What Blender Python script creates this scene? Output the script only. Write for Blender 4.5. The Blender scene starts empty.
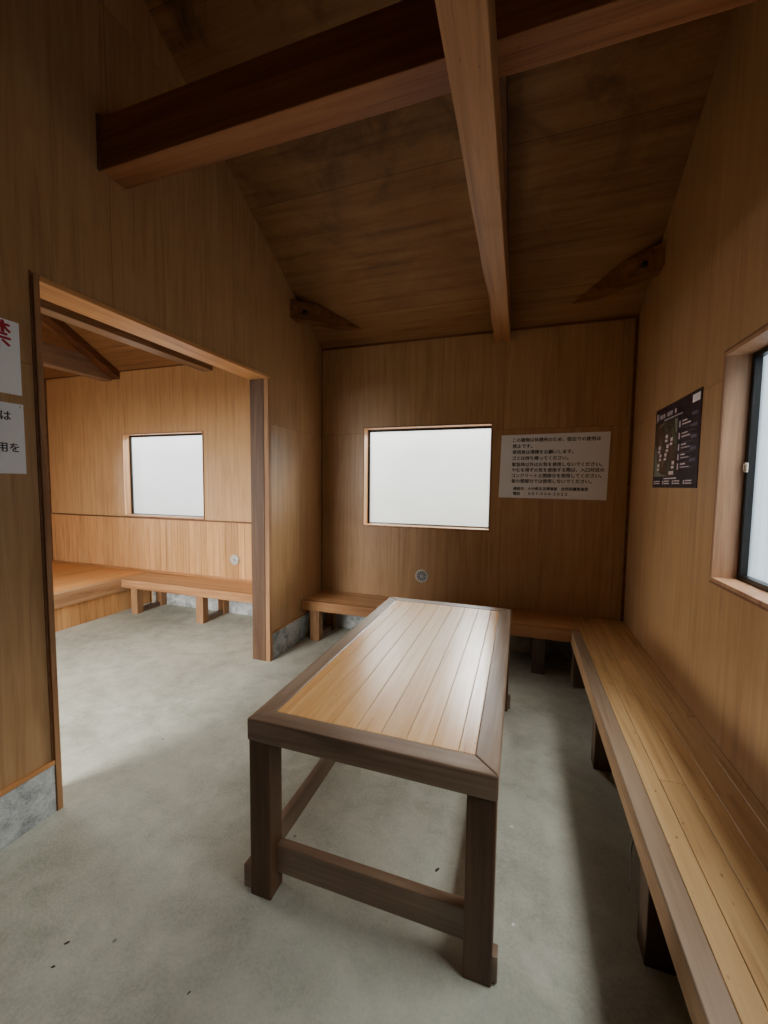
import bpy, bmesh, math, random
from mathutils import Vector, Matrix
random.seed(7)
D = bpy.data
col = bpy.context.scene.collection
scn = bpy.context.scene

# ------------------------------------------------------------------ sizes
W = 2.809          # right wall
XS = -4.15         # far left wall of the side room
YF = -4.6          # front wall (behind the camera)
ZE = 2.86          # ceiling height along the back wall
SL = 0.58          # ceiling slope
YR = -2.28         # ridge
T = 0.15           # wall thickness
def zc(y):
    return ZE - SL*y if y >= YR else ZE - SL*YR - SL*(YR - y)

# ------------------------------------------------------------------ mesh helpers
class MB:
    """collects shapes (world coordinates) and links them as ONE mesh object"""
    def __init__(self):
        self.bm = bmesh.new()
        self.t = self.bm.faces.layers.float.new('tone')
    def _tone(self, faces, tone):
        tone = random.random() if tone is None else tone
        for f in faces: f[self.t] = tone
    def box(self, x0, x1, y0, y1, z0, z1, bevel=0.0, tone=None, seg=2):
        v = [self.bm.verts.new((x, y, z)) for x in (x0, x1) for y in (y0, y1) for z in (z0, z1)]
        q = [(0,1,3,2),(4,6,7,5),(0,4,5,1),(2,3,7,6),(0,2,6,4),(1,5,7,3)]
        fs = [self.bm.faces.new([v[i] for i in f]) for f in q]
        self._tone(fs, tone)
        if bevel:
            es = list({e for f in fs for e in f.edges})
            bmesh.ops.bevel(self.bm, geom=es, offset=bevel, segments=seg, affect='EDGES', profile=0.5)
        return self
    def prism(self, pts, axis, a0, a1, tone=None, bevel=0.0):
        """polygon pts in the two other axes, extruded along axis"""
        def mk(p, a):
            if axis == 0: return (a, p[0], p[1])
            if axis == 1: return (p[0], a, p[1])
            return (p[0], p[1], a)
        A = [self.bm.verts.new(mk(p, a0)) for p in pts]
        B = [self.bm.verts.new(mk(p, a1)) for p in pts]
        fs = [self.bm.faces.new(A), self.bm.faces.new(B[::-1])]
        n = len(pts)
        for i in range(n):
            fs.append(self.bm.faces.new([A[i], B[i], B[(i+1) % n], A[(i+1) % n]]))
        self._tone(fs, tone)
        bmesh.ops.recalc_face_normals(self.bm, faces=fs)
        if bevel:
            es = list({e for f in fs for e in f.edges})
            bmesh.ops.bevel(self.bm, geom=es, offset=bevel, segments=2, affect='EDGES', profile=0.5)
        return self
    def tube(self, pts, r, n=8, tone=0.5):
        pts = [Vector(p) for p in pts]
        rings = []
        for i, p in enumerate(pts):
            d = (pts[min(i+1, len(pts)-1)] - pts[max(i-1, 0)]).normalized()
            a = d.cross(Vector((0.31, 0.2, 0.93)))
            if a.length < .05: a = d.cross(Vector((1, 0, 0)))
            a.normalize(); b = d.cross(a)
            rr = r[i] if isinstance(r, (list, tuple)) else r
            rings.append([self.bm.verts.new(p + rr*(a*math.cos(2*math.pi*k/n) + b*math.sin(2*math.pi*k/n))) for k in range(n)])
        fs = []
        for A, B in zip(rings, rings[1:]):
            for k in range(n): fs.append(self.bm.faces.new([A[k], A[(k+1) % n], B[(k+1) % n], B[k]]))
        fs += [self.bm.faces.new(rings[0][::-1]), self.bm.faces.new(rings[-1])]
        self._tone(fs, tone)
        for f in fs: f.smooth = True
        return self
    def lathe_y(self, cx, cz, prof, n=40, tone=0.5):
        """profile [(r, y)] turned about a line parallel to y through (cx, cz)"""
        rings = []
        for r, y in prof:
            rings.append([self.bm.verts.new((cx + r*math.cos(2*math.pi*k/n), y, cz + r*math.sin(2*math.pi*k/n))) for k in range(n)])
        fs = []
        for A, B in zip(rings, rings[1:]):
            for k in range(n): fs.append(self.bm.faces.new([A[k], A[(k+1) % n], B[(k+1) % n], B[k]]))
        self._tone(fs, tone)
        for f in fs: f.smooth = True
        return self
    def build(self, name, mat, parent=None, kind=None):
        me = D.meshes.new(name)
        if parent is not None:
            bmesh.ops.translate(self.bm, verts=self.bm.verts, vec=-Vector(parent.location) if parent.parent is None else -(Vector(parent.location) + Vector(parent.parent.location)))
        bmesh.ops.recalc_face_normals(self.bm, faces=self.bm.faces)
        self.bm.to_mesh(me); self.bm.free()
        o = D.objects.new(name, me)
        col.objects.link(o)
        if parent is not None: o.parent = parent
        for m in (mat if isinstance(mat, (list, tuple)) else [mat]): me.materials.append(m)
        if kind: o['kind'] = kind
        return o

def thing(name, label, cat, loc, group=None):
    o = D.objects.new(name, None); col.objects.link(o)
    o.location = loc; o.empty_display_size = .1
    o['label'] = label; o['category'] = cat
    if group: o['group'] = group
    return o
def tag(o, label, cat, group=None):
    o['label'] = label; o['category'] = cat
    if group: o['group'] = group
    return o
def centre(o):
    """put the origin of a one-mesh thing at the middle of its base"""
    xs = [v.co for v in o.data.vertices]
    c = Vector(((min(v.x for v in xs)+max(v.x for v in xs))/2, (min(v.y for v in xs)+max(v.y for v in xs))/2, min(v.z for v in xs)))
    for v in o.data.vertices: v.co -= c
    o.location = c
    return o
def struct_root(name, loc):
    o = D.objects.new(name, None); col.objects.link(o); o.location = loc; o['kind'] = 'structure'; o.empty_display_size = .1
    return o

# ------------------------------------------------------------------ materials
class NT:
    def __init__(self, name):
        self.m = D.materials.new(name); self.m.use_nodes = True
        self.t = self.m.node_tree; self.t.nodes.clear()
        self.out = self.n('ShaderNodeOutputMaterial')
    def n(self, typ, **kw):
        nd = self.t.nodes.new(typ)
        for k, v in kw.items(): setattr(nd, k, v)
        return nd
    def l(self, a, b): self.t.links.new(a, b)
    def math(self, op, a, b=None, c=None, clamp=False):
        nd = self.n('ShaderNodeMath', operation=op); nd.use_clamp = clamp
        for i, x in enumerate((a, b, c)):
            if x is None: continue
            if isinstance(x, (int, float)): nd.inputs[i].default_value = x
            else: self.l(x, nd.inputs[i])
        return nd.outputs[0]
    def mix(self, fac, a, b, mode='MIX'):
        nd = self.n('ShaderNodeMix', data_type='RGBA', blend_type=mode)
        for i, x in ((0, fac), (6, a), (7, b)):
            if isinstance(x, (int, float)): nd.inputs[i].default_value = x
            elif isinstance(x, tuple): nd.inputs[i].default_value = (*x, 1) if len(x) == 3 else x
            else: self.l(x, nd.inputs[i])
        return nd.outputs[2]
    def ramp(self, fac, stops, interp='LINEAR'):
        nd = self.n('ShaderNodeValToRGB'); cr = nd.color_ramp; cr.interpolation = interp
        while len(cr.elements) < len(stops): cr.elements.new(0.5)
        for e, (p, c) in zip(cr.elements, stops):
            e.position = p; e.color = (*c, 1) if len(c) == 3 else c
        self.l(fac, nd.inputs[0]); return nd.outputs[0]
    def noise(self, vec, scale, detail=4, rough=.55, dist=0.0):
        nd = self.n('ShaderNodeTexNoise'); self.l(vec, nd.inputs['Vector'])
        nd.inputs['Scale'].default_value = scale; nd.inputs['Detail'].default_value = detail
        nd.inputs['Roughness'].default_value = rough; nd.inputs['Distortion'].default_value = dist
        return nd.outputs[0]
    def map(self, vec, scale=(1,1,1), loc=(0,0,0), rot=(0,0,0)):
        nd = self.n('ShaderNodeMapping'); self.l(vec, nd.inputs[0])
        nd.inputs['Scale'].default_value = scale; nd.inputs['Location'].default_value = loc; nd.inputs['Rotation'].default_value = rot
        return nd.outputs[0]
    def bsdf(self, color, rough, metallic=0.0, spec=.5, normal=None, **kw):
        b = self.n('ShaderNodeBsdfPrincipled')
        for k, x in (('Base Color', color), ('Roughness', rough), ('Metallic', metallic), ('Specular IOR Level', spec)):
            if isinstance(x, (int, float)): b.inputs[k].default_value = x
            elif isinstance(x, tuple): b.inputs[k].default_value = (*x, 1)
            else: self.l(x, b.inputs[k])
        for k, x in kw.items(): b.inputs[k.replace('_', ' ')].default_value = x
        if normal is not None: self.l(normal, b.inputs['Normal'])
        self.l(b.outputs[0], self.out.inputs[0])
        return b
    def bump(self, h, strength=.2, dist=.01):
        nd = self.n('ShaderNodeBump'); nd.inputs['Strength'].default_value = strength; nd.inputs['Distance'].default_value = dist
        self.l(h, nd.inputs['Height']); return nd.outputs[0]

def srgb(r, g, b):
    f = lambda c: (c/255)/12.92 if c/255 <= .04045 else ((c/255+.055)/1.055)**2.4
    return (f(r), f(g), f(b))

def wood(name, dark, mid, light, axis, rough=.45, across=13.0, along=.9, toned=.35, stain=.35, coat=0.0, seams=None, spec=.4, fig=1.0, seamdark=.55, knots=0.0, mould=None, soft=1.0):
    """procedural timber / plywood, grain along the given axis; seams = [(axis, period, offset, halfwidth)]"""
    k = NT(name)
    tc = k.n('ShaderNodeTexCoord'); co = tc.outputs['Object']
    at = k.n('ShaderNodeAttribute', attribute_name='tone'); tone = at.outputs['Fac']
    oi = k.n('ShaderNodeObjectInfo')
    off = k.n('ShaderNodeCombineXYZ')
    rnd = k.math('ADD', k.math('MULTIPLY', tone, 23.0), k.math('MULTIPLY', oi.outputs['Random'], 11.0))
    for i in range(3): k.l(k.math('MULTIPLY', rnd, (1.0, 1.7, .6)[i]), off.inputs[i])
    vm = k.n('ShaderNodeVectorMath', operation='ADD'); k.l(co, vm.inputs[0])
    if seams:   # every panel of the sheeting has a figure of its own
        sep0 = k.n('ShaderNodeSeparateXYZ'); k.l(co, sep0.inputs[0])
        idx = None
        for (ax, per, o0, hw) in seams:
            q = k.math('MULTIPLY', k.math('FLOOR', k.math('DIVIDE', k.math('SUBTRACT', sep0.outputs[ax], o0), per)), 3.17 + ax)
            idx = q if idx is None else k.math('ADD', idx, q)
        wn = k.n('ShaderNodeTexWhiteNoise', noise_dimensions='1D'); k.l(idx, wn.inputs['W'])
        o2 = k.n('ShaderNodeVectorMath', operation='SCALE'); k.l(wn.outputs['Color'], o2.inputs[0]); o2.inputs['Scale'].default_value = 9.0
        k.l(o2.outputs[0], vm.inputs[1])
    else:
        k.l(off.outputs[0], vm.inputs[1])
    v = vm.outputs[0]
    sc = [across]*3; sc[axis] = along
    sf = [across*9]*3; sf[axis] = along*3.5
    g1 = k.noise(k.map(v, tuple(sc)), 1.0, 5, .6, .9*fig)
    g2 = k.noise(k.map(v, tuple(sf)), 1.0, 3, .6, .1)
    sb = [across*2.4]*3; sb[axis] = along*1.0
    g3 = k.noise(k.map(v, tuple(sb)), 1.0, 3, .7, .4*fig)
    blot = k.noise(v, 1.6, 4, .6, .3)
    f = k.math('ADD', k.math('MULTIPLY', g1, .62), k.math('ADD', k.math('MULTIPLY', g2, .16), k.math('MULTIPLY', g3, .26)))
    c = k.ramp(k.math('ADD', k.math('MULTIPLY', k.math('SUBTRACT', f, .51), soft), .51), [(.33, dark), (.5, mid), (.68, light)])
    # blotches
    c = k.mix(k.math('MULTIPLY', k.ramp(blot, [(.5, (0,0,0)), (.72, (1,1,1))]), stain), c, dark)
    # thin dark flecks of the grain
    fl = k.ramp(g3, [(.3, (1,1,1)), (.38, (0,0,0))])
    c = k.mix(k.math('MULTIPLY', fl, .35), c, dark)
    if knots:
        vo = k.n('ShaderNodeTexVoronoi'); ks = [5.5]*3; ks[axis] = 2.4
        k.l(k.map(v, tuple(ks)), vo.inputs['Vector'])
        kn = k.ramp(vo.outputs['Distance'], [(.045, (1,1,1)), (.10, (0,0,0))])
        c = k.mix(k.math('MULTIPLY', kn, knots), c, tuple(x*.35 for x in dark))
    # board to board tone
    tn = k.math('ADD', k.math('MULTIPLY', tone, toned), 1 - toned*.5)
    if seams:
        sv = k.math('ADD', k.math('MULTIPLY', wn.outputs['Value'], toned), 1 - toned*.5)
        tn = sv
    hv = k.n('ShaderNodeHueSaturation'); k.l(c, hv.inputs['Color']); k.l(tn, hv.inputs['Value'])
    c = hv.outputs[0]
    if seams:
        sep = k.n('ShaderNodeSeparateXYZ'); k.l(co, sep.inputs[0])
        for (ax, per, o0, hw) in seams:
            m = k.math('PINGPONG', k.math('SUBTRACT', sep.outputs[ax], o0), per/2)
            line = k.math('LESS_THAN', m, hw)
            c = k.mix(k.math('MULTIPLY', line, seamdark), c, tuple(x*.3 for x in dark))
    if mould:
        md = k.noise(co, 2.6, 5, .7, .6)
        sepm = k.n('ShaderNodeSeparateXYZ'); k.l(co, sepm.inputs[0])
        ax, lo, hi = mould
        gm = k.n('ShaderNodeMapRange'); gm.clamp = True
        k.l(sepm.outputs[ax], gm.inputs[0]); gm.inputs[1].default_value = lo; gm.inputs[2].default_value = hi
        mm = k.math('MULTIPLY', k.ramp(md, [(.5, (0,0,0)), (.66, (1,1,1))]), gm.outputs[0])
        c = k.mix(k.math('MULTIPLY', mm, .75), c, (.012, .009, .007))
    r = k.math('ADD', rough - .06, k.math('MULTIPLY', g1, .12))
    k.bsdf(c, r, spec=spec, normal=k.bump(f, .12, .004), Coat_Weight=coat, Coat_Roughness=.25)
    return k.m

def plain(name, c, rough=.5, metallic=0.0, spec=.5, var=.15, scale=30):
    k = NT(name)
    tc = k.n('ShaderNodeTexCoord')
    nz = k.noise(tc.outputs['Object'], scale, 4)
    cc = k.mix(nz, tuple(x*(1-var) for x in c), tuple(min(1, x*(1+var)) for x in c))
    k.bsdf(cc, rough, metallic, spec)
    return k.m

def concrete(name, base, lo, hi, spots=True, rough=.85, freq=1.0):
    k = NT(name)
    tc = k.n('ShaderNodeTexCoord'); v = tc.outputs['Object']
    a = k.noise(v, .9*freq*freq, 6, .6, .5); b = k.noise(v, 7*freq, 8, .7, .4); c_ = k.noise(v, 90, 4, .7)
    f = k.math('ADD', k.math('MULTIPLY', a, .42), k.math('ADD', k.math('MULTIPLY', b, .36), k.math('MULTIPLY', c_, .22)))
    c = k.ramp(f, [(.38, lo), (.5, base), (.62, hi)])
    if spots:
        s1 = k.noise(k.map(v, (1, 1, 1), (4, 7, 0)), 22, 5, .75, .3)
        gate = k.noise(k.map(v, loc=(2, 1, 0)), 1.7, 3)
        m = k.math('MULTIPLY', k.ramp(s1, [(.64, (0,0,0)), (.72, (1,1,1))]), k.ramp(gate, [(.48, (0,0,0)), (.62, (1,1,1))]))
        c = k.mix(k.math('MULTIPLY', m, .55), c, tuple(x*.35 for x in lo))
        s2 = k.noise(k.map(v, loc=(9, 3, 0)), 3.2, 5, .7, .6)
        c = k.mix(k.math('MULTIPLY', k.ramp(s2, [(.55, (0,0,0)), (.7, (1,1,1))]), .30), c, tuple(min(1, x*1.25) for x in hi))
        vo = k.n('ShaderNodeTexVoronoi'); k.l(v, vo.inputs['Vector']); vo.inputs['Scale'].default_value = 7.0
        sp = k.ramp(vo.outputs['Distance'], [(.03, (1,1,1)), (.06, (0,0,0))])
        wn = k.n('ShaderNodeTexWhiteNoise'); k.l(vo.outputs['Position'], wn.inputs['Vector'])
        sp = k.math('MULTIPLY', sp, k.math('GREATER_THAN', wn.outputs['Value'], .72))
        c = k.mix(k.math('MULTIPLY', sp, .6), c, tuple(x*.25 for x in lo))
    h = k.math('ADD', b, k.math('MULTIPLY', c_, .5))
    k.bsdf(c, rough, spec=.25, normal=k.bump(h, .25, .01))
    return k.m

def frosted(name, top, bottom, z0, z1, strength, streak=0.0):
    """obscured glass passing soft daylight; its daylight glow is painted in, dimmer towards the foot"""
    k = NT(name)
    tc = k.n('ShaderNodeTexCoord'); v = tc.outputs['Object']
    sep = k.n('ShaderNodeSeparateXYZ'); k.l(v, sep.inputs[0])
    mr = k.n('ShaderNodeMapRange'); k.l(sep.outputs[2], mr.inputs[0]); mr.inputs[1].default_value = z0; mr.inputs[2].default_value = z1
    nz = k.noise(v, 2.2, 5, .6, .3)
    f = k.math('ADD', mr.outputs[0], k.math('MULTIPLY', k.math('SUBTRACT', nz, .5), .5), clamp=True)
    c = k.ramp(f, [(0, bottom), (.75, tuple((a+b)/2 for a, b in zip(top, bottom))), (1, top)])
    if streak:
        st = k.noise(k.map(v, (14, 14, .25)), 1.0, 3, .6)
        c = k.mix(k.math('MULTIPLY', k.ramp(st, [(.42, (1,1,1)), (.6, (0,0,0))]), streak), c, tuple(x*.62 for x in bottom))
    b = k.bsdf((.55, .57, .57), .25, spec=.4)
    k.l(c, b.inputs['Emission Color']); b.inputs['Emission Strength'].default_value = strength  # daylight put in as emission, graded from top to foot
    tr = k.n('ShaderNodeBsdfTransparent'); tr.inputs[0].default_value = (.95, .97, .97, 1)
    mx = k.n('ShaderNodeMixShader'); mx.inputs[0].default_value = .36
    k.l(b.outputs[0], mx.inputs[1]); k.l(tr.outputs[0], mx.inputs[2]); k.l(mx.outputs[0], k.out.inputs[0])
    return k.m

PA = dict(dark=srgb(146, 106, 68), mid=srgb(174, 134, 92), light=srgb(190, 152, 108))
HS = .0022
ply_xz = wood('plywood_back', axis=2, across=16, along=.9, toned=.12, stain=.35, rough=.42, coat=.12, seams=[(0, .91, -.022, HS), (2, 1.8, .2, .0018)], seamdark=.5, fig=1.8, soft=.85, **PA)
ply_yz = wood('plywood_side', axis=2, across=16, along=.9, toned=.12, stain=.35, rough=.38, coat=.2, seams=[(1, .905, -.43, HS), (2, 1.785, .2, .0018)], seamdark=.5, fig=1.8, soft=.85, **PA)
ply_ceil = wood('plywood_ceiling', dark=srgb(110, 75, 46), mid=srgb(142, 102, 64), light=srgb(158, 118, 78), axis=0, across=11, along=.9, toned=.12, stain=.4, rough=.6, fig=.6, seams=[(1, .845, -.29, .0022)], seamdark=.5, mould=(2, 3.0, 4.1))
ply_room2 = wood('plywood_side_room', axis=2, across=16, along=.9, toned=.12, stain=.3, rough=.45, coat=.1, seams=[(0, .91, -.55, HS)], seamdark=.45, fig=1.8, soft=.85, dark=srgb(176, 132, 86), mid=srgb(208, 164, 112), light=srgb(220, 180, 130))
wains = wood('wainscot_boards', dark=srgb(166, 116, 70), mid=srgb(206, 154, 98), light=srgb(220, 172, 118), axis=2, across=22, along=1.2, toned=.35, stain=.2, rough=.5)
brown_x = wood('brown_timber_x', dark=srgb(92, 70, 54), mid=srgb(130, 104, 84), light=srgb(160, 136, 114), axis=0, toned=.15, rough=.36, spec=.7)
brown_y = wood('brown_timber_y', dark=srgb(90, 68, 52), mid=srgb(130, 104, 84), light=srgb(160, 136, 114), axis=1, toned=.15, rough=.36, spec=.7)
brown_z = wood('brown_timber_z', dark=srgb(62, 42, 29), mid=srgb(94, 67, 47), light=srgb(120, 90, 66), axis=2, toned=.2, rough=.5)
top_y = wood('table_boards', dark=srgb(208, 140, 78), mid=srgb(236, 178, 110), light=srgb(246, 200, 138), axis=1, across=18, along=1.1, toned=.28, stain=.12, rough=.30, spec=.8, coat=.6, knots=.55)
seat_y = wood('bench_boards_y', dark=srgb(160, 116, 72), mid=srgb(206, 164, 110), light=srgb(220, 182, 130), axis=1, across=20, along=1.0, toned=.22, stain=.25, rough=.4, knots=.8)
seat_x = wood('bench_boards_x', dark=srgb(140, 96, 60), mid=srgb(182, 136, 90), light=srgb(200, 154, 108), axis=0, across=20, along=1.0, toned=.2, stain=.25, rough=.4, knots=.3)
nose_y = wood('bench_edge_y', dark=srgb(124, 100, 80), mid=srgb(154, 130, 108), light=srgb(170, 146, 124), axis=1, toned=.1, rough=.36)
face_y = wood('bench_face_y', dark=srgb(140, 104, 70), mid=srgb(178, 140, 102), light=srgb(196, 160, 122), axis=1, toned=.1, rough=.5)
face_x = wood('bench_face_x', dark=srgb(124, 82, 50), mid=srgb(164, 116, 74), light=srgb(184, 138, 94), axis=0, toned=.1, rough=.5)
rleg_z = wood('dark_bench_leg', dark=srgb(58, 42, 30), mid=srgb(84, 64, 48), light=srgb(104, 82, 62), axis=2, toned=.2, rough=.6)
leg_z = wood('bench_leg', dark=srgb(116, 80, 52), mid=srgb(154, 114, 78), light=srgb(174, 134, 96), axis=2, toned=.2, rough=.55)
beam_x = wood('beam_x', dark=srgb(104, 62, 36), mid=srgb(140, 90, 56), light=srgb(162, 110, 72), axis=0, across=16, along=.7, toned=.1, rough=.55, knots=.4)
beam_y = wood('beam_y', dark=srgb(120, 78, 44), mid=srgb(160, 112, 70), light=srgb(184, 136, 92), axis=1, across=16, along=.7, toned=.1, rough=.5, knots=.5)
dark_x = wood('dark_rafter', dark=srgb(64, 36, 20), mid=srgb(96, 58, 34), light=srgb(124, 80, 50), axis=1, across=16, along=.7, toned=.1, rough=.6)
brace_m = wood('brace_timber', dark=srgb(78, 46, 24), mid=srgb(122, 78, 44), light=srgb(150, 102, 62), axis=0, across=18, along=.8, toned=.1, rough=.6)
case_z = wood('casing_z', dark=srgb(116, 78, 50), mid=srgb(158, 114, 76), light=srgb(180, 136, 96), axis=2, toned=.1, rough=.5)
case_y = wood('casing_y', dark=srgb(150, 96, 52), mid=srgb(196, 138, 84), light=srgb(220, 166, 110), axis=1, toned=.1, rough=.5)
case_x = wood('casing_x', dark=srgb(130, 78, 42), mid=srgb(176, 118, 70), light=srgb(200, 144, 92), axis=0, toned=.1, rough=.5)
trim_m = wood('dark_moulding', dark=srgb(84, 50, 30), mid=srgb(118, 76, 48), light=srgb(136, 94, 62), axis=0, toned=.1, rough=.5)
reveal_m = wood('window_lining_lit', dark=srgb(176, 122, 78), mid=srgb(214, 162, 112), light=srgb(232, 190, 146), axis=2, toned=.1, rough=.45, stain=.2)  # paler for the back windows: light on their reveals put into the colour
flr = concrete('concrete_floor', srgb(176, 176, 162), srgb(147, 148, 134), srgb(193, 193, 178))
plinth_m = concrete('plinth_concrete', srgb(166, 169, 168), srgb(96, 98, 98), srgb(206, 208, 206), spots=True, freq=2.6)
bronze = plain('bronze_aluminium', (.018, .016, .015), .35, .6)
steel = plain('grey_aluminium', (.45, .46, .46), .35, .8)
grey_pl = plain('grey_plastic', srgb(196, 192, 184), .45)
vent_m = plain('vent_metal', srgb(206, 202, 194), .4)
hole_m = plain('dark_hole', (.03, .03, .03), .8)
paper = plain('white_board', srgb(240, 241, 244), .5, var=.03, scale=6)
ink = plain('black_ink', (.02, .02, .022), .6)
red_ink = plain('red_ink', srgb(176, 30, 54), .6)
white_m = plain('white_scrap', (.8, .8, .78), .6)
scrap_m = plain('dark_scrap', (.04, .03, .025), .7)

# ------------------------------------------------------------------ the setting
MB().box(XS-T, W+T, YF-T, T, -.12, 0, tone=.5).build('floor', flr, kind='structure')

def wall_cells(mb, us, zs, holes, put):
    for u0, u1 in zip(us, us[1:]):
        for z0, z1 in zip(zs, zs[1:]):
            if any(h[0] <= u0 and u1 <= h[1] and h[2] <= z0 and z1 <= h[3] for h in holes): continue
            put(u0, u1, z0, z1)

W1 = (.4704, 1.7027, 1.0847, 2.0542)      # back window
W2 = (-2.7709, -1.5271, 1.0694, 2.085)    # side room window
# back wall, main room and side room
mb = MB(); us = [-T/2, W1[0], W1[1], W+T]; zs = [0, W1[2], W1[3], ZE+.12]
wall_cells(mb, us, zs, [W1], lambda a, b, c, d: mb.box(a, b, 0, T, c, d, tone=.5))
mb.build('wall_back', ply_xz, kind='structure')
mb = MB(); us = [XS-T, W2[0], W2[1], -T/2]; zs = [0, W2[2], W2[3], ZE+.12]
wall_cells(mb, us, zs, [W2], lambda a, b, c, d: mb.box(a, b, 0, T, c, d, tone=.5))
mb.build('wall_back_side_room', ply_room2, kind='structure')
# partition with the wide opening
Y1, Y2, HO = -2.590, -.925, 2.350
def gable(mb, x0, x1, ya, yb, zb):
    ys = sorted([ya, yb] + ([YR] if ya < YR < yb else []))
    for a, b in zip(ys, ys[1:]):
        mb.prism([(a, zb), (b, zb), (b, zc(b)+.03), (a, zc(a)+.03)], 0, x0, x1, tone=.5)
mb = MB()
gable(mb, -T, 0, YF, Y1-.012, 0); gable(mb, -T, 0, Y1-.012, Y2+.01, HO+.012); gable(mb, -T, 0, Y2+.01, 0, 0)
mb.build('wall_left', ply_yz, kind='structure')
# right wall with its window
W3 = (-3.60, -1.564, 1.0783, 2.0954)
mb = MB()
gable(mb, W, W+T, YF, W3[0], 0); gable(mb, W, W+T, W3[1], T*0, 0); gable(mb, W, W+T, W3[0], W3[1], W3[3])
mb.box(W, W+T, W3[0], W3[1], 0, W3[2], tone=.5)
mb.build('wall_right', ply_yz, kind='structure')
mb = MB(); W4 = (-2.75, -1.05, 1.05, 1.98)  # unseen window opening, added to send light onto the main room's floor
gable(mb, XS-T, XS, YF, W4[0], 0); gable(mb, XS-T, XS, W4[1], 0, 0); gable(mb, XS-T, XS, W4[0], W4[1], W4[3])
mb.box(XS-T, XS, W4[0], W4[1], 0, W4[2], tone=.5)
mb.build('wall_far_left', ply_yz, kind='structure')
# front wall behind the camera, dark to cut bounce; doorway added for daylight
mb = MB(); DO = (-2.1, -.35, 0, 2.15)
us = [XS-T, DO[0], DO[1], W+T]; zs = [0, 2.15, zc(YF)+.1]
wall_cells(mb, us, zs, [DO], lambda a, b, c, d: mb.box(a, b, YF-T, YF, c, d, tone=.5))
mb.build('wall_front', trim_m, kind='structure')
mb = MB()
mb.prism([(T, zc(0)-SL*T), (YR, zc(YR)), (YF-T, zc(YF)-SL*T), (YF-T, zc(YF)-SL*T+.1), (YR, zc(YR)+.1), (T, zc(0)-SL*T+.1)], 0, XS-T, W+T, tone=.5)
mb.build('ceiling', ply_ceil, kind='structure')

# concrete plinths and their capping strips
PH = .225
def plinth(name, boxes, caps, capmat):
    r = struct_root(name, (0, 0, 0))
    mb = MB()
    for b in boxes: mb.box(*b, bevel=.003, tone=.5)
    mb.build('plinth', plinth_m, r)
    mb = MB()
    for b in caps: mb.box(*b, bevel=.002)
    mb.build('cap_strip', capmat, r)
plinth('baseboard_left', [(-.1, .010, YF, Y1-.014, 0, PH), (-.1, .010, Y2+.012, -.001, 0, PH)],
       [(-.02, .016, YF, Y1-.014, PH, PH+.020), (-.02, .014, Y2+.012, -.001, PH, PH+.008)], case_y)
plinth('baseboard_back', [(.012, W-.012, -.010, .05, 0, PH)], [(.012, W-.012, -.014, .02, PH, PH+.012)], case_x)
plinth('baseboard_right', [(W-.010, W+.05, YF, -.001, 0, PH)], [(W-.014, W+.02, YF, -.001, PH, PH+.012)], case_y)
plinth('baseboard_side_room', [(-2.34, -T-.002, -.012, .05, 0, PH-.02)], [(-2.34, -T-.002, -.014, .02, PH-.02, PH-.01)], case_x)

# mouldings in the corners
MB().box(0, W-.016, -.014, .0, ZE-.016, ZE+.004, bevel=.002).build('trim_1', trim_m, kind='structure')
MB().box(W-.022, W, -.020, .0, .38, ZE+.006, bevel=.002).build('trim_2', trim_m, kind='structure')
MB().box(0, .009, -.009, 0, .38, ZE, bevel=.001).build('trim_3', trim_m, kind='structure')
MB().box(XS, -T, -.010, 0, ZE-.010, ZE+.003, bevel=.002).build('trim_4', trim_m, kind='structure')
MB().box(XS, XS+.02, -.02, 0, .38, ZE, bevel=.002).build('trim_5', trim_m, kind='structure')

# lining of the wide opening
r = struct_root('trim_6', (0, Y1, 0))
MB().box(-T-.014, .014, Y1-.012, Y1+.012, 0, HO+.010, bevel=.002).build('jamb', case_z, r)
MB().box(-T-.014, .014, Y1+.012, Y2-.002, HO-.012, HO+.012, bevel=.002).build('head', case_y, r)
MB().box(-.028, .013, Y2-.030, Y2+.012, 0, HO-.012, bevel=.002).build('jamb', case_z, r)
MB().box(0, .004, Y1-.020, Y1-.012, 0, HO+.02).build('shadow_strip', trim_m, r)  # dark strip standing in for the shadow gap beside the jamb
post = MB().box(-.158, -.028, Y2-.034, Y2+.009, 0.0, HO-.012, bevel=.003).build('timber_post', brown_z)
centre(tag(post, 'dark weathered square timber post at the far side of the wide opening', 'post'))

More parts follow.
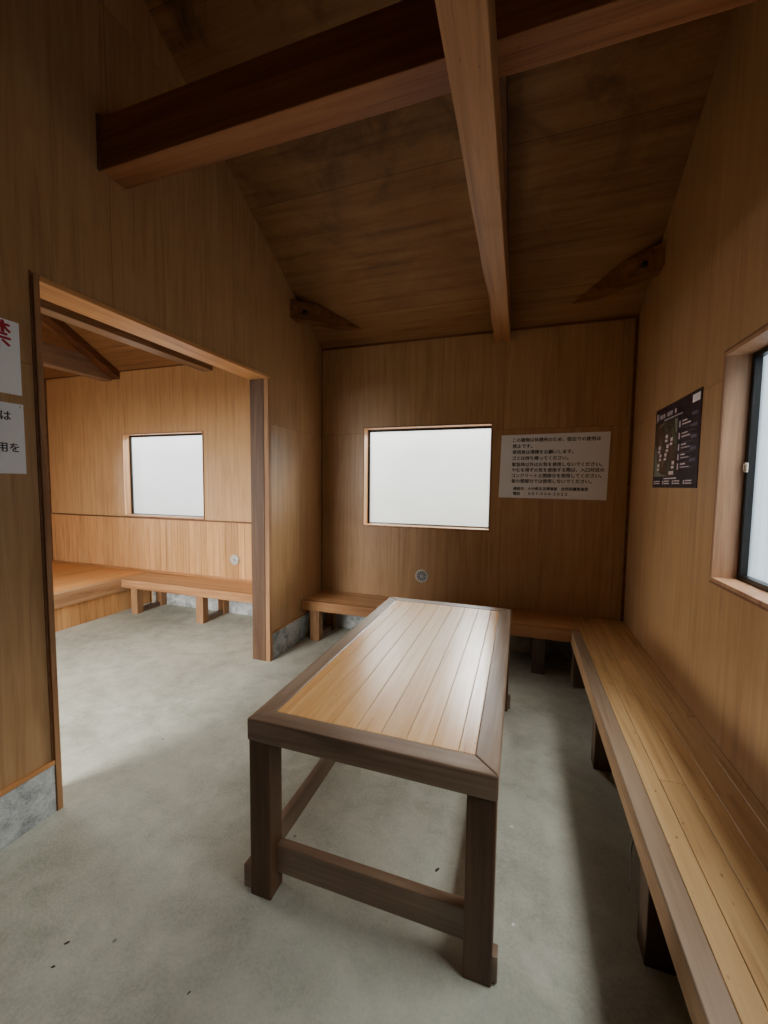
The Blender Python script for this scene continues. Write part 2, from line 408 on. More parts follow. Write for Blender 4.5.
# ------------------------------------------------------------------ windows
def window_back(name, w, depth, pane_mat, sash_m):
    x0, x1, z0, z1 = w
    r = struct_root(name, ((x0+x1)/2, 0, z0))
    c = .005
    mb = MB()
    mb.box(x0, x1, -.008, T, z1-c, z1, tone=.4); mb.box(x0, x1, -.010, T, z0, z0+c+.006, tone=.6)
    mb.box(x0, x0+c, -.008, T, z0+c, z1-c, tone=.5); mb.box(x1-c, x1, -.008, T, z0+c, z1-c, tone=.5)
    mb.build('lining', reveal_m, r)
    mb = MB(); e = .006
    mb.box(x0-e, x0, -.006, 0, z0-e, z1+e); mb.box(x1, x1+e, -.006, 0, z0-e, z1+e)
    mb.box(x0, x1, -.006, 0, z1, z1+e); mb.box(x0, x1, -.006, 0, z0-e, z0)
    mb.build('casing', trim_m, r)
    a0, a1, b0, b1 = x0+c, x1-c, z0+c+.006, z1-c; s = .018
    mb = MB(); y0, y1 = depth, depth+.05
    mb.box(a0, a0+s, y0, y1, b0, b1, .002); mb.box(a1-s*.7, a1, y0, y1, b0, b1, .002)
    mb.box(a0+s, a1-s*.7, y0, y1, b1-s*1.3, b1, .002); mb.box(a0+s, a1-s*.7, y0, y1, b0, b0+s*.8, .002)
    mb.build('sash', sash_m, r)
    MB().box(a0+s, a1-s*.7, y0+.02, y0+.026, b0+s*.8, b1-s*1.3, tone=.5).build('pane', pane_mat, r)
    MB().box(a0+s, a1-s*.7, y0-.006, y0+.002, b0+.001, b0+.008).build('track', steel, r)
    return r
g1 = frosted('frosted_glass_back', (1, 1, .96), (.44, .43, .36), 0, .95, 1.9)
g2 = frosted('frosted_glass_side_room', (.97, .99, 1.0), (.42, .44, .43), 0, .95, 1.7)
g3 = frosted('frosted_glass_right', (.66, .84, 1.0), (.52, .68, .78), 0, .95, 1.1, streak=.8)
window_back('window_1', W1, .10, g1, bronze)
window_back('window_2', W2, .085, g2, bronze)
y0, y1, z0, z1 = W3
lin3 = wood('window_lining_brown', dark=srgb(120, 84, 60), mid=srgb(164, 122, 90), light=srgb(184, 144, 112), axis=2, toned=.1, rough=.45, stain=.2)
r = struct_root('window_3', (W, (y0+y1)/2, z0)); c = .016
mb = MB()
mb.box(W-.010, W+T, y0, y1, z1-c, z1, tone=.4); mb.box(W-.012, W+T, y0, y1, z0, z0+c, tone=.7)
mb.box(W-.010, W+T, y0, y0+c, z0+c, z1-c, tone=.5); mb.box(W-.010, W+T, y1-c, y1, z0+c, z1-c, tone=.5)
mb.build('lining', lin3, r)
mb = MB(); e = .013
mb.box(W-.007, W, y0-e, y0, z0-e, z1+e); mb.box(W-.007, W, y1, y1+e, z0-e, z1+e)
mb.box(W-.007, W, y0, y1, z1, z1+e); mb.box(W-.007, W, y0, y1, z0-e, z0)
mb.build('casing', trim_m, r)
s = .022; xa, xb = W+.082, W+.14; ya, yb, za, zb = y0+c, y1-c, z0+c, z1-c
mb = MB()
mb.box(xa, xb, ya, ya+s, za, zb, .003); mb.box(xa, xb, yb-s, yb, za, zb, .003)
mb.box(xa, xb, ya+s, yb-s, zb-s, zb, .003); mb.box(xa, xb, ya+s, yb-s, za, za+s, .003)
mb.box(xa+.006, xb-.01, -2.62, -2.575, za+s, zb-s, .003)
mb.build('sash', bronze, r)
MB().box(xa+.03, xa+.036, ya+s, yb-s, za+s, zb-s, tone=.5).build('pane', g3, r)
mb = MB()
ang = [math.radians(a) for a in range(-80, 261, 20)]
mb.tube([(xa-.006, yb-.022 + .013*math.cos(a)*.8, 1.59 + .018*math.sin(a)) for a in ang[:11]], .0035, 8)
mb.box(xa-.004, xa+.002, yb-.03, yb-.014, 1.57, 1.61, .001)
mb.build('latch', plain('ivory_plastic', srgb(220, 212, 196), .4), r)

# ------------------------------------------------------------------ roof timbers
YB0, YB1, ZB0, ZB1 = -2.285, -2.150, 2.986, 3.225
b = MB().box(.002, W-.002, YB0, YB1, ZB0, ZB1, bevel=.004).build('cross_beam', beam_x)
centre(tag(b, 'thick dark horizontal beam crossing the room from wall to wall overhead', 'beam'))
MB().box(0, .012, YB0-.012, YB0, ZB0-.004, ZB1+.01).build('trim_7', trim_m, kind='structure')

def tie_beam(x0, x1, label, front=YF, wany=False):
    zb, zt = 2.755, 2.985
    yt = -(zt - ZE)/SL        # where its top meets the sloping ceiling
    bm_ = MB()
    n = 60 if wany else 1
    tone = .5
    t = bm_.t
    prev = None
    rnd = random.Random(3)
    fs = []
    ys = [-.001] + [yt*(i/6) for i in range(1, 7)] + [yt + (front - yt)*(i/n) for i in range(1, n+1)]
    for y in ys:
        top = min(zt, ZE - SL*y - .001)
        w = 0.0
        if wany:
            u = -y
            w = .014*math.exp(-((u-.9)/.35)**2) + .004*math.sin(u*9) * (1 if .3 < u < 1.6 else .3)
        ring = [(x0 + w*.9 + .002, y, zb), (x1 - .003, y, zb), (x1, y, zb+.003), (x1, y, top), (x0, y, top), (x0, y, zb + .012 + w*2.0)]
        cur = [bm_.bm.verts.new(p) for p in ring]
        if prev:
            for i in range(6): fs.append(bm_.bm.faces.new([prev[i], cur[i], cur[(i+1) % 6], prev[(i+1) % 6]]))
        else: fs.append(bm_.bm.faces.new(cur))
        prev = cur
    fs.append(bm_.bm.faces.new(prev[::-1]))
    for f in fs: f[t] = tone
    o = bm_.build('tie_beam', beam_y if wany else brown_y)
    return centre(tag(o, label, 'beam'))
tie_beam(1.708, 1.838, 'long honey-brown timber running from the back wall towards the viewer under the crossing beam', wany=True)
tie_beam(-3.055, -2.925, 'horizontal timber seen through the left end of the wide opening below a sloping rafter')
tie_beam(-1.50, -1.37, 'dark horizontal timber seen just under the head of the wide opening')

def rafter(x0, x1, label, drop=.13, ya=-.26, yb=YR+.14):
    mb = MB()
    mb.prism([(ya, zc(ya)-drop), (ya, zc(ya)-.004), (yb, zc(yb)-.004), (yb, zc(yb)-drop)], 0, x0, x1, bevel=.003)
    return centre(tag(mb.build('rafter', dark_x), label, 'rafter'))
rafter(1.72, 1.826, 'sloping dark rafter against the ceiling just above the long timber of main room', ya=-.5)
# side room trusses
def strut(x0, x1, y, label):
    mb = MB(); mb.box(x0, x1, y-.09, y, 2.985, zc(y)-.135, bevel=.003)
    return centre(tag(mb.build('strut', brown_z), label, 'strut'))
mb = MB(); mb.prism([(-.001, 2.765), (-.001, 2.858), (-1.9, 2.858+.58*1.9-.004), (-1.9, 2.74+.58*1.9)], 0, -2.92, -2.783, bevel=.003)
raf2 = centre(tag(mb.build('rafter', dark_x), 'dark rafter sloping up from the side room window wall above the horizontal timber', 'rafter'))
strut(-3.04, -2.94, -.95, 'short upright strut between the rafter and horizontal timber in the side room')

# corner braces, cut off by the sloping ceiling
def brace(side, label, z0=2.95, z1=3.10):
    mb = MB()
    d = Vector((.53, .453, 0)).normalized(); nrm = Vector((-d.y, d.x, 0))
    p0 = Vector((0, -.6, 0)) - d*.08; L = 1.05; wd = .105
    bm_ = mb.bm
    vs = []
    for a in (0, L):
        for w_ in (0, wd):
            for z in (z0, z1):
                p = p0 + d*a + nrm*w_; vs.append(bm_.verts.new((p.x, p.y, z)))
    q = [(0,1,3,2),(4,6,7,5),(0,4,5,1),(2,3,7,6),(0,2,6,4),(1,5,7,3)]
    for f in q:
        bm_.faces.new([vs[i] for i in f])[mb.t] = .5
    bmesh.ops.recalc_face_normals(bm_, faces=bm_.faces)
    def cut(co, no):
        g = list(bm_.verts)+list(bm_.edges)+list(bm_.faces)
        res = bmesh.ops.bisect_plane(bm_, geom=g, plane_co=co, plane_no=no, clear_outer=True)
        es = [e for e in res['geom_cut'] if isinstance(e, bmesh.types.BMEdge)]
        if es: bmesh.ops.edgenet_fill(bm_, edges=es)
    cut((.001, 0, 0), (-1, 0, 0)); cut((0, 0, ZE-.004), (0, SL, 1)); cut((0, -.001, 0), (0, 1, 0))
    if side > 0:
        for v in bm_.verts: v.co.x = W - v.co.x
        bmesh.ops.reverse_faces(bm_, faces=bm_.faces)
    for f in bm_.faces: f[mb.t] = .5
    r = thing('corner_brace', label, 'brace', (0 if side < 0 else W, -.5, z0))
    mb.build('timber', brace_m, r)
    # bolt washer and bolt head on the camera-facing side
    c = (Vector((0, -.6, 0)) + d*.13 - nrm*.002)
    bx = c.x if side < 0 else W - c.x
    n2 = Vector((nrm.x if side < 0 else -nrm.x, nrm.y, 0))
    m2 = MB()
    m2.tube([Vector((bx, c.y, z0+.06)) + n2*.01, Vector((bx, c.y, z0+.06)) - n2*.008], .022, 16)
    m2.tube([Vector((bx, c.y, z0+.06)) - n2*.005, Vector((bx, c.y, z0+.06)) - n2*.022], .009, 6)
    m2.build('bolt', plain('dark_iron', (.03, .025, .022), .5, .6), r)
    return r
brace(-1, 'diagonal corner brace high in the left corner where ceiling meets wall')
brace(+1, 'diagonal corner brace high in the right corner where ceiling meets wall')

# ------------------------------------------------------------------ side room wainscot and ledge
r = struct_root('trim_8', (-1.0, 0, .40))
mb = MB(); x = XS+.02; rnd = random.Random(5)
while x < -T-.006:
    w_ = .088; x2 = min(x + w_, -T-.004)
    dk = 0.0 if (x < -1.10 < x2 + .02) or (x < -1.20 < x2) else .35 + .65*rnd.random()
    mb.box(x+.0012, x2-.0012, -.010, .0, .385, 1.045, bevel=.0018, tone=dk, seg=1)
    x = x2
mb.build('boards', wains, r)
MB().box(XS+.02, -T-.002, -.020, 0, 1.045, 1.062, bevel=.002).build('ledge', trim_m, r)
MB().box(XS+.02, -T-.002, -.018, -.010, .385, .412, bevel=.002).build('skirting', case_x, r)
# raised floor in the side room
PX, PZ = -2.34, .383
r = thing('raised_platform', 'raised board-covered platform along the left of the side room', 'platform', (-3.2, -2.3, 0))
mb = MB(); x = XS+.004
while x < PX-.075:
    x2 = min(x+.152, PX-.07)
    mb.box(x+.0008, x2-.0008, YF+.03, -.022, PZ-.03, PZ, bevel=.0015, seg=1); x = x2
mb.build('deck', wood('platform_boards', dark=srgb(182, 116, 60), mid=srgb(218, 152, 86), light=srgb(234, 176, 110), axis=1, across=16, toned=.15, rough=.4, stain=.15), r)
MB().box(PX-.07, PX, YF+.03, -.022, PZ-.145, PZ, bevel=.004).build('edge_board', face_y, r)
mb = MB(); y = YF+.03
while y < -.03:
    y2 = min(y+.086, -.024)
    mb.box(PX-.045, PX-.028, y+.001, y2-.001, 0, PZ-.145, bevel=.002, seg=1); y = y2
mb.build('skirting_boards', wains, r)

# ------------------------------------------------------------------ benches
def foot_rail(root, b):
    MB().box(*b, bevel=.003).build('foot_rail', brown_y, root)

HB = .383; DB = .4326; TF = .088
# back bench
r = thing('bench', 'low built-in wooden bench along the back wall under the frosted window', 'bench', (1.2, -.22, 0))
XE = W - .4395     # inner corner with the right bench
mb = MB(); ys = [-DB+.055, -.27, -.145, -.002]
for a, b in zip(ys, ys[1:]): mb.box(.002, XE+.065, a+.0008, b-.0008, HB-.03, HB, bevel=.0015, seg=1)
mb.build('seat', seat_x, r)
MB().box(.002, XE-.001, -DB, -DB+.055, HB-TF, HB, bevel=.004).build('front_rail', face_x, r)
for xa in (.086, 1.03, 2.09):  # legs by the inner corner are darker: table shadow put into their colour
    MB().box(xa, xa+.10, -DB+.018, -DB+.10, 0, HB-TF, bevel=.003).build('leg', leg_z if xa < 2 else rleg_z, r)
    MB().box(xa+.005, xa+.095, -.10, -.018, 0, HB-.031, bevel=.003).build('leg', leg_z if xa < 2 else rleg_z, r)
    foot_rail(r, (xa+.02, xa+.08, -DB+.10, -.10, 0, .05))
# right bench
r = thing('bench', 'long wooden bench with dark front edge running along the right wall', 'bench', (W-.2, -2.4, 0))
MB().box(XE, XE+.066, YF+.10, -DB+.040, HB-.014, HB, bevel=.004, seg=3).build('seat_edge', nose_y, r)
mb = MB()
xs = [XE+.066, 2.50, 2.588, 2.675, 2.762, W-.002]
cuts = [[YF+.1, -1.25, -.01], [YF+.1, -2.042, -.01], [YF+.1, -3.1, -.86, -.01], [YF+.1, -2.046, -.01], [YF+.1, -1.5, -.01]]
for i, (a, b) in enumerate(zip(xs, xs[1:])):
    for c0, c1 in zip(cuts[i], cuts[i][1:]):
        mb.box(a+.0009, b-.0009, c0+.0009, c1-.0009, HB-.03, HB-.0005, bevel=.0014, seg=1)
mb.build('seat', seat_y, r)
MB().box(XE+.0006, XE+.040, YF+.10, -DB+.038, HB-TF-.012, HB-.0142, bevel=.0015).build('front_rail', face_y, r)
for ya in (-.56, -1.49, -2.42, -3.35, -4.28):
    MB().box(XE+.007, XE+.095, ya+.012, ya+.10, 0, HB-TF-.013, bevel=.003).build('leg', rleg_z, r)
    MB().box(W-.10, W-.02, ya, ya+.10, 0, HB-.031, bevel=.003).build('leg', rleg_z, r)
    MB().box(XE+.10, W-.10, ya+.02, ya+.08, 0, .05, bevel=.003).build('foot_rail', brown_x, r)
# side room bench
r = thing('bench', 'wooden bench below the side room window seen through the opening', 'bench', (-1.2, -.22, 0))
X0, X1 = -2.335, -T-.003
mb = MB(); ys = [-.43+.055, -.25, -.135, -.020]
for a, b in zip(ys, ys[1:]): mb.box(X0, X1, a+.0008, b-.0008, HB-.03, HB, bevel=.0015, seg=1)
mb.build('seat', seat_x, r)
MB().box(X0, X1, -.43, -.375, HB-.092, HB, bevel=.004).build('front_rail', face_x, r)
for xa in (-2.20, -1.275, -.42):
    MB().box(xa, xa+.092, -.42, -.34, 0, HB-.092, bevel=.003).build('leg', leg_z, r)
    MB().box(xa+.004, xa+.088, -.095, -.016, 0, HB-.031, bevel=.003).build('leg', leg_z, r)
    foot_rail(r, (xa+.015, xa+.075, -.34, -.095, 0, .05))

# ------------------------------------------------------------------ table
TX0, TX1, TY0, TY1, HT, TA = 1.0725, 1.9287, -2.634, -.98, .6725, .080
r = thing('table', 'low heavy wooden table with slatted top and dark brown frame', 'table', ((TX0+TX1)/2, (TY0+TY1)/2, 0))
bw = .074
def mitred(p, z0, z1, mat):
    mb = MB(); mb.prism(p, 2, z0, z1, bevel=.0045); return mb.build('frame_rail', mat, r)
e = .0004
mitred([(TX0, TY0), (TX1, TY0), (TX1-bw-e, TY0+bw), (TX0+bw+e, TY0+bw)], HT-TA, HT, brown_x)
mitred([(TX0, TY1), (TX0+bw+e, TY1-bw), (TX1-bw-e, TY1-bw), (TX1, TY1)], HT-TA, HT, brown_x)
mitred([(TX0, TY0+.001), (TX0+bw, TY0+bw+e), (TX0+bw, TY1-bw-e), (TX0, TY1-.001)], HT-TA, HT, brown_y)
mitred([(TX1, TY0+.001), (TX1, TY1-.001), (TX1-bw, TY1-bw-e), (TX1-bw, TY0+bw+e)], HT-TA, HT, brown_y)
mb = MB(); xs = [TX0+bw]; ws = [.052, .083, .086, .088, .090, .087, .087, .083, .052]; k_ = (TX1-TX0-2*bw)/sum(ws)
tones = [.55, .35, .45, .6, .7, .5, .75, .6, .2]
for w_, t_ in zip(ws, tones):
    x = xs[-1]; xs.append(x + w_*k_)
    mb.box(x+.0007, xs[-1]-.0007, TY0+bw+.0006, TY1-bw-.0006, HT-.03, HT-.0010, bevel=.0012, tone=t_, seg=1)
mb.build('tabletop', top_y, r)
L = .086; ins = .006
lx = [(TX0+.0008, TX0+.0008+L), (TX1-.003-L, TX1-.003)]; ly = [(TY0+.008, TY0+.008+.078), (TY1-.008-.078, TY1-.008)]
for a in lx:
    for b in ly:
        MB().box(a[0], a[1], b[0], b[1], 0, HT-TA, bevel=.005).build('leg', brown_z, r)
# stretchers between the end legs, tenons through the legs
for b, sg in zip(ly, (1, -1)):
    yf = b[0]+.040 if sg > 0 else b[1]-.040-.036
    mb = MB()
    mb.box(lx[0][1]-.001, lx[1][0]+.001, yf, yf+.036, .076, .182, bevel=.003, tone=.4)
    mb.build('stretcher', brown_x, r)
    yb_ = b[0]+.011 if sg > 0 else b[1]-.011-.040
    MB().box(lx[0][0]-.038, lx[0][0]+.003, yb_, yb_+.040, .006, .094, bevel=.004, tone=.45).build('peg', brown_x, r)
    MB().box(lx[1][1]-.003, lx[1][1]+.016, yb_, yb_+.040, .006, .094, bevel=.004, tone=.45).build('peg', brown_x, r)
for a in lx:
    xc = (a[0]+a[1])/2 + (-.012 if a is lx[0] else .012)
    MB().box(xc-.015, xc+.015, ly[0][1], ly[1][0], .092, .180, bevel=.003, tone=.4).build('side_rail', brown_y, r)

# ------------------------------------------------------------------ writing
def text_mesh(bm, s, width_per_char=None, height=None, M=None, weight=0.0):
    cu = D.curves.new('tmp', 'FONT'); cu.body = s; cu.size = 1.0; cu.offset = weight; cu.resolution_u = 2
    ob = D.objects.new('tmp', cu); col.objects.link(ob)
    dg = bpy.context.evaluated_depsgraph_get(); dg.update()
    me = D.meshes.new_from_object(ob.evaluated_get(dg))
    D.objects.remove(ob); D.curves.remove(cu)
    return me
def add_text(mb, s, width, to_world, weight=0.0, height=None, nrm=(0, -1, 0)):
    """text scaled to width (metres); to_world maps (u right, v up from the line's middle) to a point"""
    me = text_mesh(None, s)
    if not me.vertices: return
    x0 = min(v.co.x for v in me.vertices); x1 = max(v.co.x for v in me.vertices)
    y0 = min(v.co.y for v in me.vertices); y1 = max(v.co.y for v in me.vertices)
    k = width/(x1-x0) if width else height/(y1-y0)
    ky = height/(y1-y0) if height else k
    for q, (du, dv) in enumerate(((-weight, 0), (weight, 0), (0, weight*.7), (0, -weight*.7)) if weight else ((0, 0),)):
        vs = [mb.bm.verts.new(Vector(to_world((v.co.x-x0+du)*k, (v.co.y+dv-.36 if not height else v.co.y+dv-(y0+y1)/2)*ky)) + Vector(nrm)*.0003*q) for v in me.vertices]
        for p in me.polygons:
            try: mb.bm.faces.new([vs[i] for i in p.vertices])
            except ValueError: pass
    D.meshes.remove(me)

# large notice on the back wall
NX0, NX1, NZ0, NZ1 = 1.7813, 2.6449, 1.390, 1.952
r = thing('notice_board', 'white rectangular notice with ten lines of black writing on back wall', 'notice', ((NX0+NX1)/2, 0, NZ0))
mb = MB()
mb.prism([(NX0-.006, NZ0+.004), (NX1-.004, NZ0-.003), (NX1+.006, NZ1+.003), (NX0+.006, NZ1-.006)], 1, -.006, .002, bevel=.001)
mb.build('board', paper, r)
mb = MB()
ln = [('この建物は休憩所のため、宿泊での使用は', .052), ('禁止です。', .105), ('使用後は清掃をお願いします。', .157), ('ゴミは持ち帰ってください。', .210),
      ('緊急時以外は火気を使用しないでください。', .265), ('やむを得ず火気を使用する際は、入口付近の', .313),
      ('コンクリート土間部分を使用してください。', .362), ('板の間部分では使用しないでください。', .410)]
for s, dz in ln:
    n = len(s) - (.55 if s[-1] in '。' else 0)
    mb = MB(); add_text(mb, s, n*.0366, lambda u, v, dz=dz: (NX0+.102+u, -.0066, NZ1-dz+v), weight=.030); mb.build('text_line', ink, r)
for s, dz, wd in [('連絡先：大分県生活環境部　自然保護推進室', .476, .600), ('電話　：０９７-５０６-３０２２', .520, .44)]:
    mb = MB(); add_text(mb, s, wd, lambda u, v, dz=dz: (NX0+.118+u, -.0066, NZ1-dz+v), weight=.034); mb.build('text_line', ink, r)

# two notices on the partition, cut by the left edge of the picture
def left_sign(z0, z1, yr, label, words, m):
    r = thing('notice_sheet', label, 'notice', (0, yr-.21, z0))
    MB().box(-.002, .004, yr-.42, yr, z0, z1, bevel=.0006).build('sheet', paper, r)
    for s, right, zc_, h_, n in words:
        wdt = h_*n; mb = MB()
        add_text(mb, s, wdt, lambda u, v: (.0046, right-wdt+u, zc_+v), weight=.022, height=h_, nrm=(1, 0, 0))
        mb.build('lettering', m, r)
    return r
left_sign(1.847, 2.137, -2.656, 'white sheet with a large dark red character, upper on the left wall', [('禁', -2.686, 2.081, .098, 1.0)], red_ink)
left_sign(1.527, 1.811, -2.654, 'white sheet with black characters, lower on the left wall', [('は', -2.700, 1.758, .034, 1.0), ('用を', -2.676, 1.632, .036, 2.1)], ink)
pin = MB(); pin.tube([(.004, -2.664, 1.800), (.008, -2.664, 1.800)], .005, 12)
centre(tag(pin.build('drawing_pin', white_m), 'tiny white drawing pin at the top corner of the lower left sheet', 'pin'))

# poster on the right wall
PY0, PY1, PZ0, PZ1 = -1.3294, -.6048, 1.4979, 2.0042
r = thing('poster', 'dark landscape poster with a brown map and small white print on right wall', 'poster', (W, (PY0+PY1)/2, PZ0))
MB().box(W-.003, W-.0005, PY0, PY1, PZ0, PZ1).build('sheet', plain('poster_navy', srgb(44, 30, 40), .35, var=.15, scale=8), r)
# in poster coordinates: u 0..1 from the left (towards the back wall), v 0..1 upwards
PWd, PHt = PY1-PY0, PZ1-PZ0
def P(u, v): return (PY1 - u*PWd, PZ0 + v*PHt)
def prect(mb, u0, u1, v0, v1, d=.0036):
    a, b = P(u0, v0), P(u1, v1)
    vs = [mb.bm.verts.new((W-d, y, z)) for y, z in ((a[0], a[1]), (b[0], a[1]), (b[0], b[1]), (a[0], b[1]))]
    mb.bm.faces.new(vs)
km = NT('map_print'); tcm = km.n('ShaderNodeTexCoord'); nv = km.noise(tcm.outputs['Object'], 5, 6, .6, .8)
km.bsdf(km.ramp(nv, [(.34, srgb(84, 92, 66)), (.46, srgb(70, 54, 40)), (.56, srgb(92, 60, 46)), (.68, srgb(120, 106, 84))]), .4)
mb = MB(); prect(mb, .03, .56, .14, .80); mb.build('map_picture', km.m, r)
kp = plain('pale_land', srgb(122, 128, 108), .4)
mb = MB()
def blob(mb, pts, d=.0040):
    vs = [mb.bm.verts.new((W-d, *P(u, v))) for u, v in pts]; mb.bm.faces.new(vs)
blob(mb, [(.03, .14), (.40, .14), (.22, .17), (.12, .22), (.09, .34), (.06, .52), (.03, .56)])
blob(mb, [(.50, .80), (.56, .80), (.56, .62), (.52, .66)])
blob(mb, [(.10, .76), (.30, .80), (.18, .80)])
mb.build('map_margin', kp, r)
mb = MB(); rp = random.Random(11)
pw_m = plain('poster_white', srgb(236, 230, 230), .4)
prect(mb, .84, .975, .885, .965); mb.build('emblem_panel', pw_m, r)      # pale panel, top right
mb = MB(); prect(mb, .04, .055, .84, .95); mb.build('title_mark', pw_m, r)
mb = MB(); prect(mb, .075, .085, .86, .94); mb.build('title_mark', pw_m, r)
pr_m = plain('poster_print', srgb(200, 190, 192), .4)
mb = MB()
for i in range(9):                                              # title line of blurred characters
    u = .13 + i*.045
    if i % 4 != 3: prect(mb, u, u+.028, .865, .915)
mb.build('title', pr_m, r)
mb = MB()
for i in range(14): prect(mb, .24+i*.03, .262+i*.03, .825, .838)
mb.build('subtitle', pr_m, r)
for (u, v) in [(.30, .60), (.42, .55), (.13, .48), (.29, .38), (.12, .26), (.48, .27), (.16, .38), (.33, .48)]:
    mb = MB(); prect(mb, u, u+.055, v, v+.042, .0044); prect(mb, u-.01, u+.05, v-.045, v-.015, .0044); mb.build('map_label', pr_m, r)
mb = MB(); prect(mb, .42, .53, .155, .195, .0044); mb.build('map_key', pr_m, r)
for j, v in enumerate((.70, .565, .44, .33, .225)):             # key column at the right
    mb = MB(); prect(mb, .60, .625, v-.02, v+.05)
    prect(mb, .66, .74+.04*rp.random(), v+.03, v+.045)
    prect(mb, .66, .80+.05*rp.random(), v-.005, v+.008); mb.build('legend_entry', pr_m, r)
for j in range(4):                                              # small print along the foot
    mb = MB(); prect(mb, .04+.235*j, .06+.235*j, .04, .085)
    for q in range(2): prect(mb, .075+.235*j, .20+.235*j, .045+.028*q, .058+.028*q)
    mb.build('foot_entry', pr_m, r)
mb = MB(); prect(mb, .30, .60, .105, .118); mb.build('foot_heading', pr_m, r)
mb = MB()
for j in range(9):
    v = .66 - .055*j
    prect(mb, .66, .93-.05*rp.random(), v, v+.006)
for j in range(5): prect(mb, .84, .95, .76-.12*j, .79-.12*j)
mb.build('fine_print', plain('poster_fine_print', srgb(104, 94, 112), .4), r)

# ------------------------------------------------------------------ round vents
def vent(x, z, R, y, label, plainface):
    r = thing('vent', label, 'vent', (x, y, z))
    mb = MB(); mb.lathe_y(x, z, [(R, y), (R, y-.010), (R*.94, y-.016), (R*.82, y-.017), (R*.76, y-.012), (R*.74, y-.004)], 48)
    mb.build('rim', vent_m if not plainface else grey_pl, r)
    mb = MB()
    if plainface:
        mb.lathe_y(x, z, [(R*.78, y-.006), (R*.70, y-.014), (R*.3, y-.018), (.001, y-.018)], 48); mb.build('cover', grey_pl, r)
        mb = MB(); mb.lathe_y(x, z, [(R*.16, y-.017), (R*.15, y-.022), (.001, y-.022)], 20); mb.build('knob', hole_m, r)
    else:
        mb.lathe_y(x, z, [(R*.76, y-.003), (.001, y-.003)], 48); mb.build('backing', plain('vent_shade', (.05, .05, .052), .6), r)
        mb = MB()
        for k in range(12):                                    # radial grille bars
            a = 2*math.pi*k/12
            dx, dz = math.cos(a), math.sin(a); px, pz = -dz, dx
            w0, w1 = .0022, .0062
            pts = [(x+dx*R*.18+px*w0, z+dz*R*.18+pz*w0), (x+dx*R*.78+px*w1, z+dz*R*.78+pz*w1), (x+dx*R*.78-px*w1, z+dz*R*.78-pz*w1), (x+dx*R*.18-px*w0, z+dz*R*.18-pz*w0)]
            mb.prism(pts, 1, y-.011, y-.006, tone=.5)
        mb.lathe_y(x, z, [(R*.22, y-.006), (R*.22, y-.012), (.001, y-.013)], 24)
        mb.build('grille', plain('grille_grey', srgb(176, 178, 178), .4), r)
    return r
vent(1.0816, .618, .064, 0, 'round metal vent grille on the back wall above the main room bench', False)
vent(-1.092, .626, .060, -.010, 'round grey vent cover low on the side room board wall', True)

# ------------------------------------------------------------------ small litter
def bit(name, label, cat, pts, rad, m):
    mb = MB(); mb.tube(pts, rad, 7); return centre(tag(mb.build(name, m), label, cat))
bit('string', 'thin pale string hanging from the right bench front edge', 'string',
    [(XE+.003, -2.245, .285), (XE-.004, -2.25, .25), (XE-.010, -2.27, .19), (XE-.006, -2.262, .15), (XE-.002, -2.245, .12), (XE-.006, -2.26, .095)], [.003, .003, .0016, .0013, .0013, .0025], plain('pale_string', srgb(120, 110, 100), .7))
def chip(name, label, cat, x, y, lx_, ly_, h_, a, m):
    mb = MB()
    n = 7; rr = random.Random(int(x*1000)); pts = []
    for k in range(n):
        t_ = 2*math.pi*k/n; q = .75 + .5*rr.random()
        u, v = lx_/2*math.cos(t_)*q, ly_/2*math.sin(t_)*q
        pts.append((x + u*math.cos(a) - v*math.sin(a), y + u*math.sin(a) + v*math.cos(a)))
    mb.prism(pts, 2, 0, h_)
    return centre(tag(mb.build(name, m), label, cat))
chip('paper_scrap', 'tiny white paper scrap on the floor right of the table', 'scrap', 1.973, -2.004, .022, .008, .002, .1, white_m)
chip('paper_scrap', 'pale crumb on the floor near the front right table leg', 'scrap', 1.985, -2.42, .012, .008, .004, .6, white_m)
chip('leaf', 'dark shrivelled leaf on the floor under the table', 'leaf', 1.700, -2.31, .026, .008, .003, .9, scrap_m)
mb = MB(); cx_, cy_ = 1.707, -2.401
for k in range(1): mb.tube([(cx_+.008*math.cos(t), cy_+.008*math.sin(t), .005) for t in [i*math.pi/8 for i in range(17)]], .003, 6)
centre(tag(mb.build('metal_ring', bronze), 'small dark metal ring on the floor under the table', 'ring'))
chip('wood_chip', 'dark wood chip on the floor at lower left, the nearer to the table', 'chip', .611, -2.955, 0.0149, 0.0055, 0.0024, 0.9, scrap_m)
chip('wood_chip', 'small dark wood chip on the floor at far lower left', 'chip', .639, -3.014, 0.0112, 0.0044, 0.0024, 0.7, scrap_m)
chip('wood_chip', 'dark splinter on the floor in the shadow before the table', 'chip', 1.084, -2.927, 0.0099, 0.0033, 0.0018, 1.2, scrap_m)

# ------------------------------------------------------------------ light
w = D.worlds.new('sky'); scn.world = w; w.use_nodes = True
bg = w.node_tree.nodes['Background']; bg.inputs[0].default_value = (.93, .97, 1.0, 1); bg.inputs[1].default_value = 1.0
def area(name, loc, rot, sx, sy, power, colr):
    l = D.lights.new(name, 'AREA'); l.shape = 'RECTANGLE'; l.size = sx; l.size_y = sy; l.energy = power; l.color = colr
    o = D.objects.new(name, l); col.objects.link(o); o.location = loc; o.rotation_euler = rot
    return o
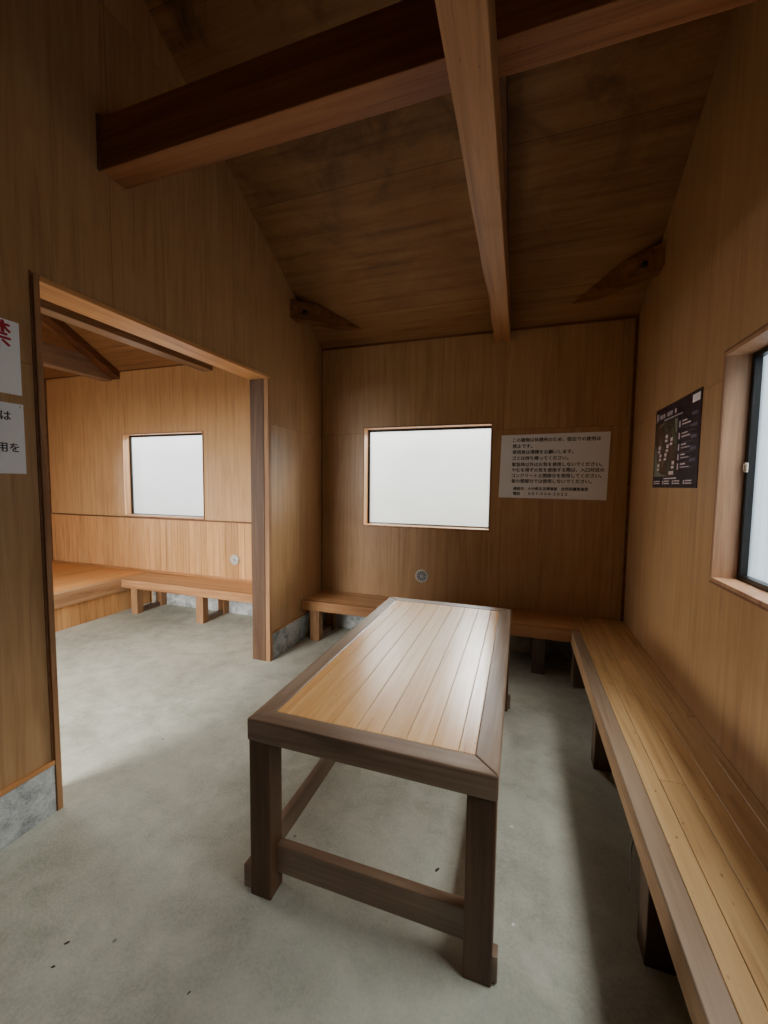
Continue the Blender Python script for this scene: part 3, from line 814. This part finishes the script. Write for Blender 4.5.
# daylight at the unseen doorway added to the side room
def sky_lamp(name, loc, target, sx, sy, power, colr=(1.0, .985, .95)):
    d = Vector(target) - Vector(loc)
    return area(name, loc, d.to_track_quat('-Z', 'Y').to_euler(), sx, sy, power, colr)
sky_lamp('daylight_added_doorway', (-1.4, -7.0, 3.0), (-1.2, -3.0, .8), 3.2, 2.6, 1200)  # lights the side room through the added doorway
sky_lamp('daylight_added_window', (-9.0, -1.9, 2.55), (-4.15, -1.9, 1.55), 7.0, 2.6, 1500)  # shines through the added window to light the main room
sky_lamp('daylight_back_window', (2.5, 3.4, 3.45), (1.1, -.3, 1.2), 3.0, 1.1, 2900)
sky_lamp('daylight_side_window', (-2.15, 3.2, 4.0), (-2.15, -.5, 1.1), 4.0, 2.6, 1300)
sky_lamp('daylight_right_window', (6.2, -2.6, 4.6), (2.4, -2.6, 1.0), 4.4, 2.8, 2700)
sky_lamp('bench_fill_lamp', (4.4, -2.4, 5.2), (2.6, -2.4, .6), 3.4, 1.2, 1900)  # second, steeper lamp outside the right window, added to brighten the bench

# ------------------------------------------------------------------ camera
cam = D.cameras.new('camera'); co_ = D.objects.new('camera', cam); col.objects.link(co_)
pit, yaw, rol = [math.radians(a) for a in (-3.9246, 18.6347, 0)]
rol = 0.624
fw = Vector((-math.sin(yaw)*math.cos(pit), math.cos(yaw)*math.cos(pit), math.sin(pit)))
r0 = fw.cross(Vector((0, 0, 1))).normalized(); u0 = r0.cross(fw)
rl = math.radians(rol)
rr_ = r0*math.cos(rl) + u0*math.sin(rl); uu = rr_.cross(fw)
co_.matrix_world = Matrix(((rr_.x, uu.x, -fw.x, 1.9608), (rr_.y, uu.y, -fw.y, -3.7788), (rr_.z, uu.z, -fw.z, 1.5), (0, 0, 0, 1)))
cam.sensor_fit = 'VERTICAL'; cam.sensor_height = 24.0; cam.lens = 403.3/1024*24.0; cam.clip_start = .02
scn.camera = co_
scn.view_settings.view_transform = 'AgX'
scn.view_settings.look = 'None'
scn.view_settings.exposure = 0.25
